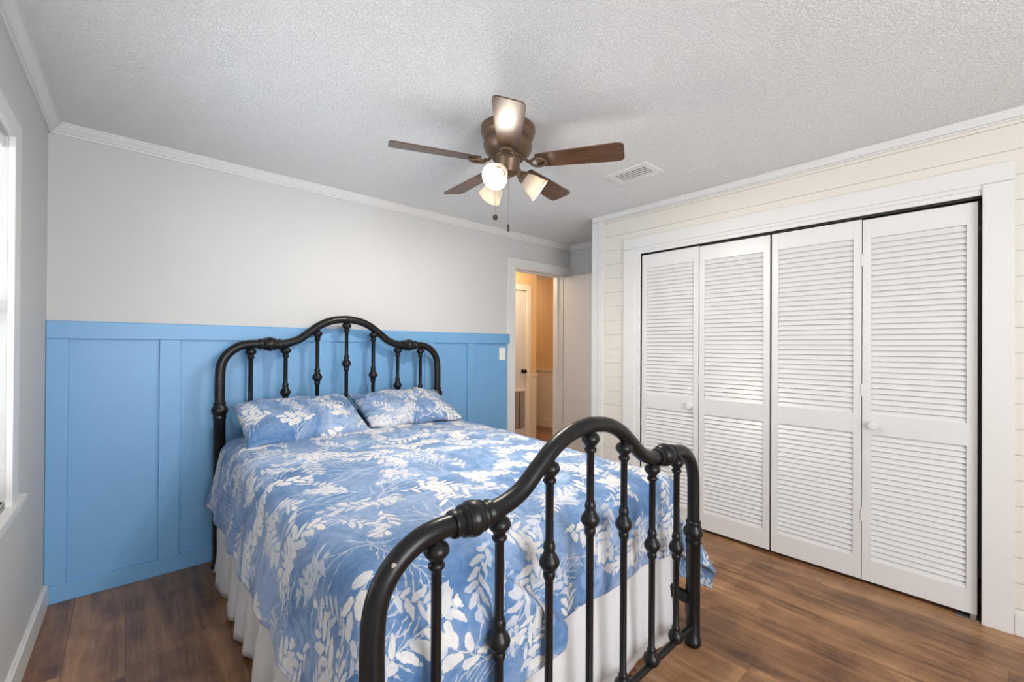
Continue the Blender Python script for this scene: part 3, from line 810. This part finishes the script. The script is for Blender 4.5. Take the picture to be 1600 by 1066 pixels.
U0_, U1_ = CX0-DLf-RE*.57, CX1+DRt+RE*.57
grid = []
for i in range(NU+1):
    u = U0_ + (U1_-U0_)*i/NU
    bl_ = foot_drop(min(max(u, CX0-.1), CX1)) + RE*.57
    rowv = []
    for j in range(NV+1):
        v = YTOP - (YTOP-(CY0-bl_))*j/NV
        rowv.append((bm.verts.new(drape(u, v)), u, v))
    grid.append(rowv)
uvd = {}
for r_ in grid:
    for vt, u, v in r_: uvd[vt] = (u, v)
for i in range(NU):
    for j in range(NV):
        f = bm.faces.new((grid[i][j][0], grid[i+1][j][0], grid[i+1][j+1][0], grid[i][j+1][0]))
        for l in f.loops: l[ul].uv = uvd[l.vert]
cf = finish('comforter', bm, M['print'], None, True, (1.12, 2.05, ZT), angle=180)
sm = cf.modifiers.new('smooth', 'SMOOTH'); sm.iterations = 2; sm.factor = .5
sd = cf.modifiers.new('solid', 'SOLIDIFY'); sd.thickness = .012; sd.offset = -1
tag(cf, 'blue comforter printed with white leaves spread over the bed', 'comforter')

# pillows
def pillow(name, label, c, w, d, t, tilt, yawd, seed):
    bm = BM(); ul = bm.loops.layers.uv.new('UVMap'); n = 56; m_ = 40
    Mx = Matrix.Translation(c) @ Matrix.Rotation(math.radians(yawd), 4, 'Z') @ Matrix.Rotation(math.radians(tilt), 4, 'X')
    uvd = {}; G = {}
    for side in (1, -1):
        for i in range(n+1):
            for j in range(m_+1):
                u, v = -1+2*i/n, -1+2*j/m_
                border = i in (0, n) or j in (0, m_)
                if side < 0 and border: G[side, i, j] = G[1, i, j]; continue
                e = ((1-abs(u)**2.6)**.55)*((1-abs(v)**2.4)**.55)
                pull = 1 - .045*(1-abs(u)**2)*abs(v)**3
                pul2 = 1 - .04*(1-abs(v)**2)*abs(u)**3
                x, y = u*w/2*pul2, v*d/2*pull
                zz = side*t/2*e*(1.0 if side > 0 else .75)
                zz += .55*t*e*(.16*fnoise(u*2.2, v*2.2, seed) + .05*fnoise(u*7, v*6, seed+3))
                zz += .010*fnoise(u*3, v*3, seed+9) + (.012*math.sin(u*9+seed)*abs(v)**4)
                p = Mx @ Vector((x, y, zz)); vt = bm.verts.new(p); G[side, i, j] = vt
                uvd[vt] = (x + seed, y + seed*.7)
        for i in range(n):
            for j in range(m_):
                f = bm.faces.new((G[side, i, j], G[side, i+1, j], G[side, i+1, j+1], G[side, i, j+1]))
                for l in f.loops: l[ul].uv = uvd[l.vert]
    o = finish(name, bm, M['print2'], None, True, c, angle=180)
    tag(o, label, 'pillow', 'pillows on the bed')
    return o
pillow('pillow', 'blue leaf print pillow on the window side of the bed', (.790, 2.885, .868), .68, .47, .165, 24, 1.5, 1.3)
pillow('pillow', 'blue leaf print pillow on the doorway side of the bed', (1.484, 2.92, .875), .69, .47, .160, 22, -1, 4.1)
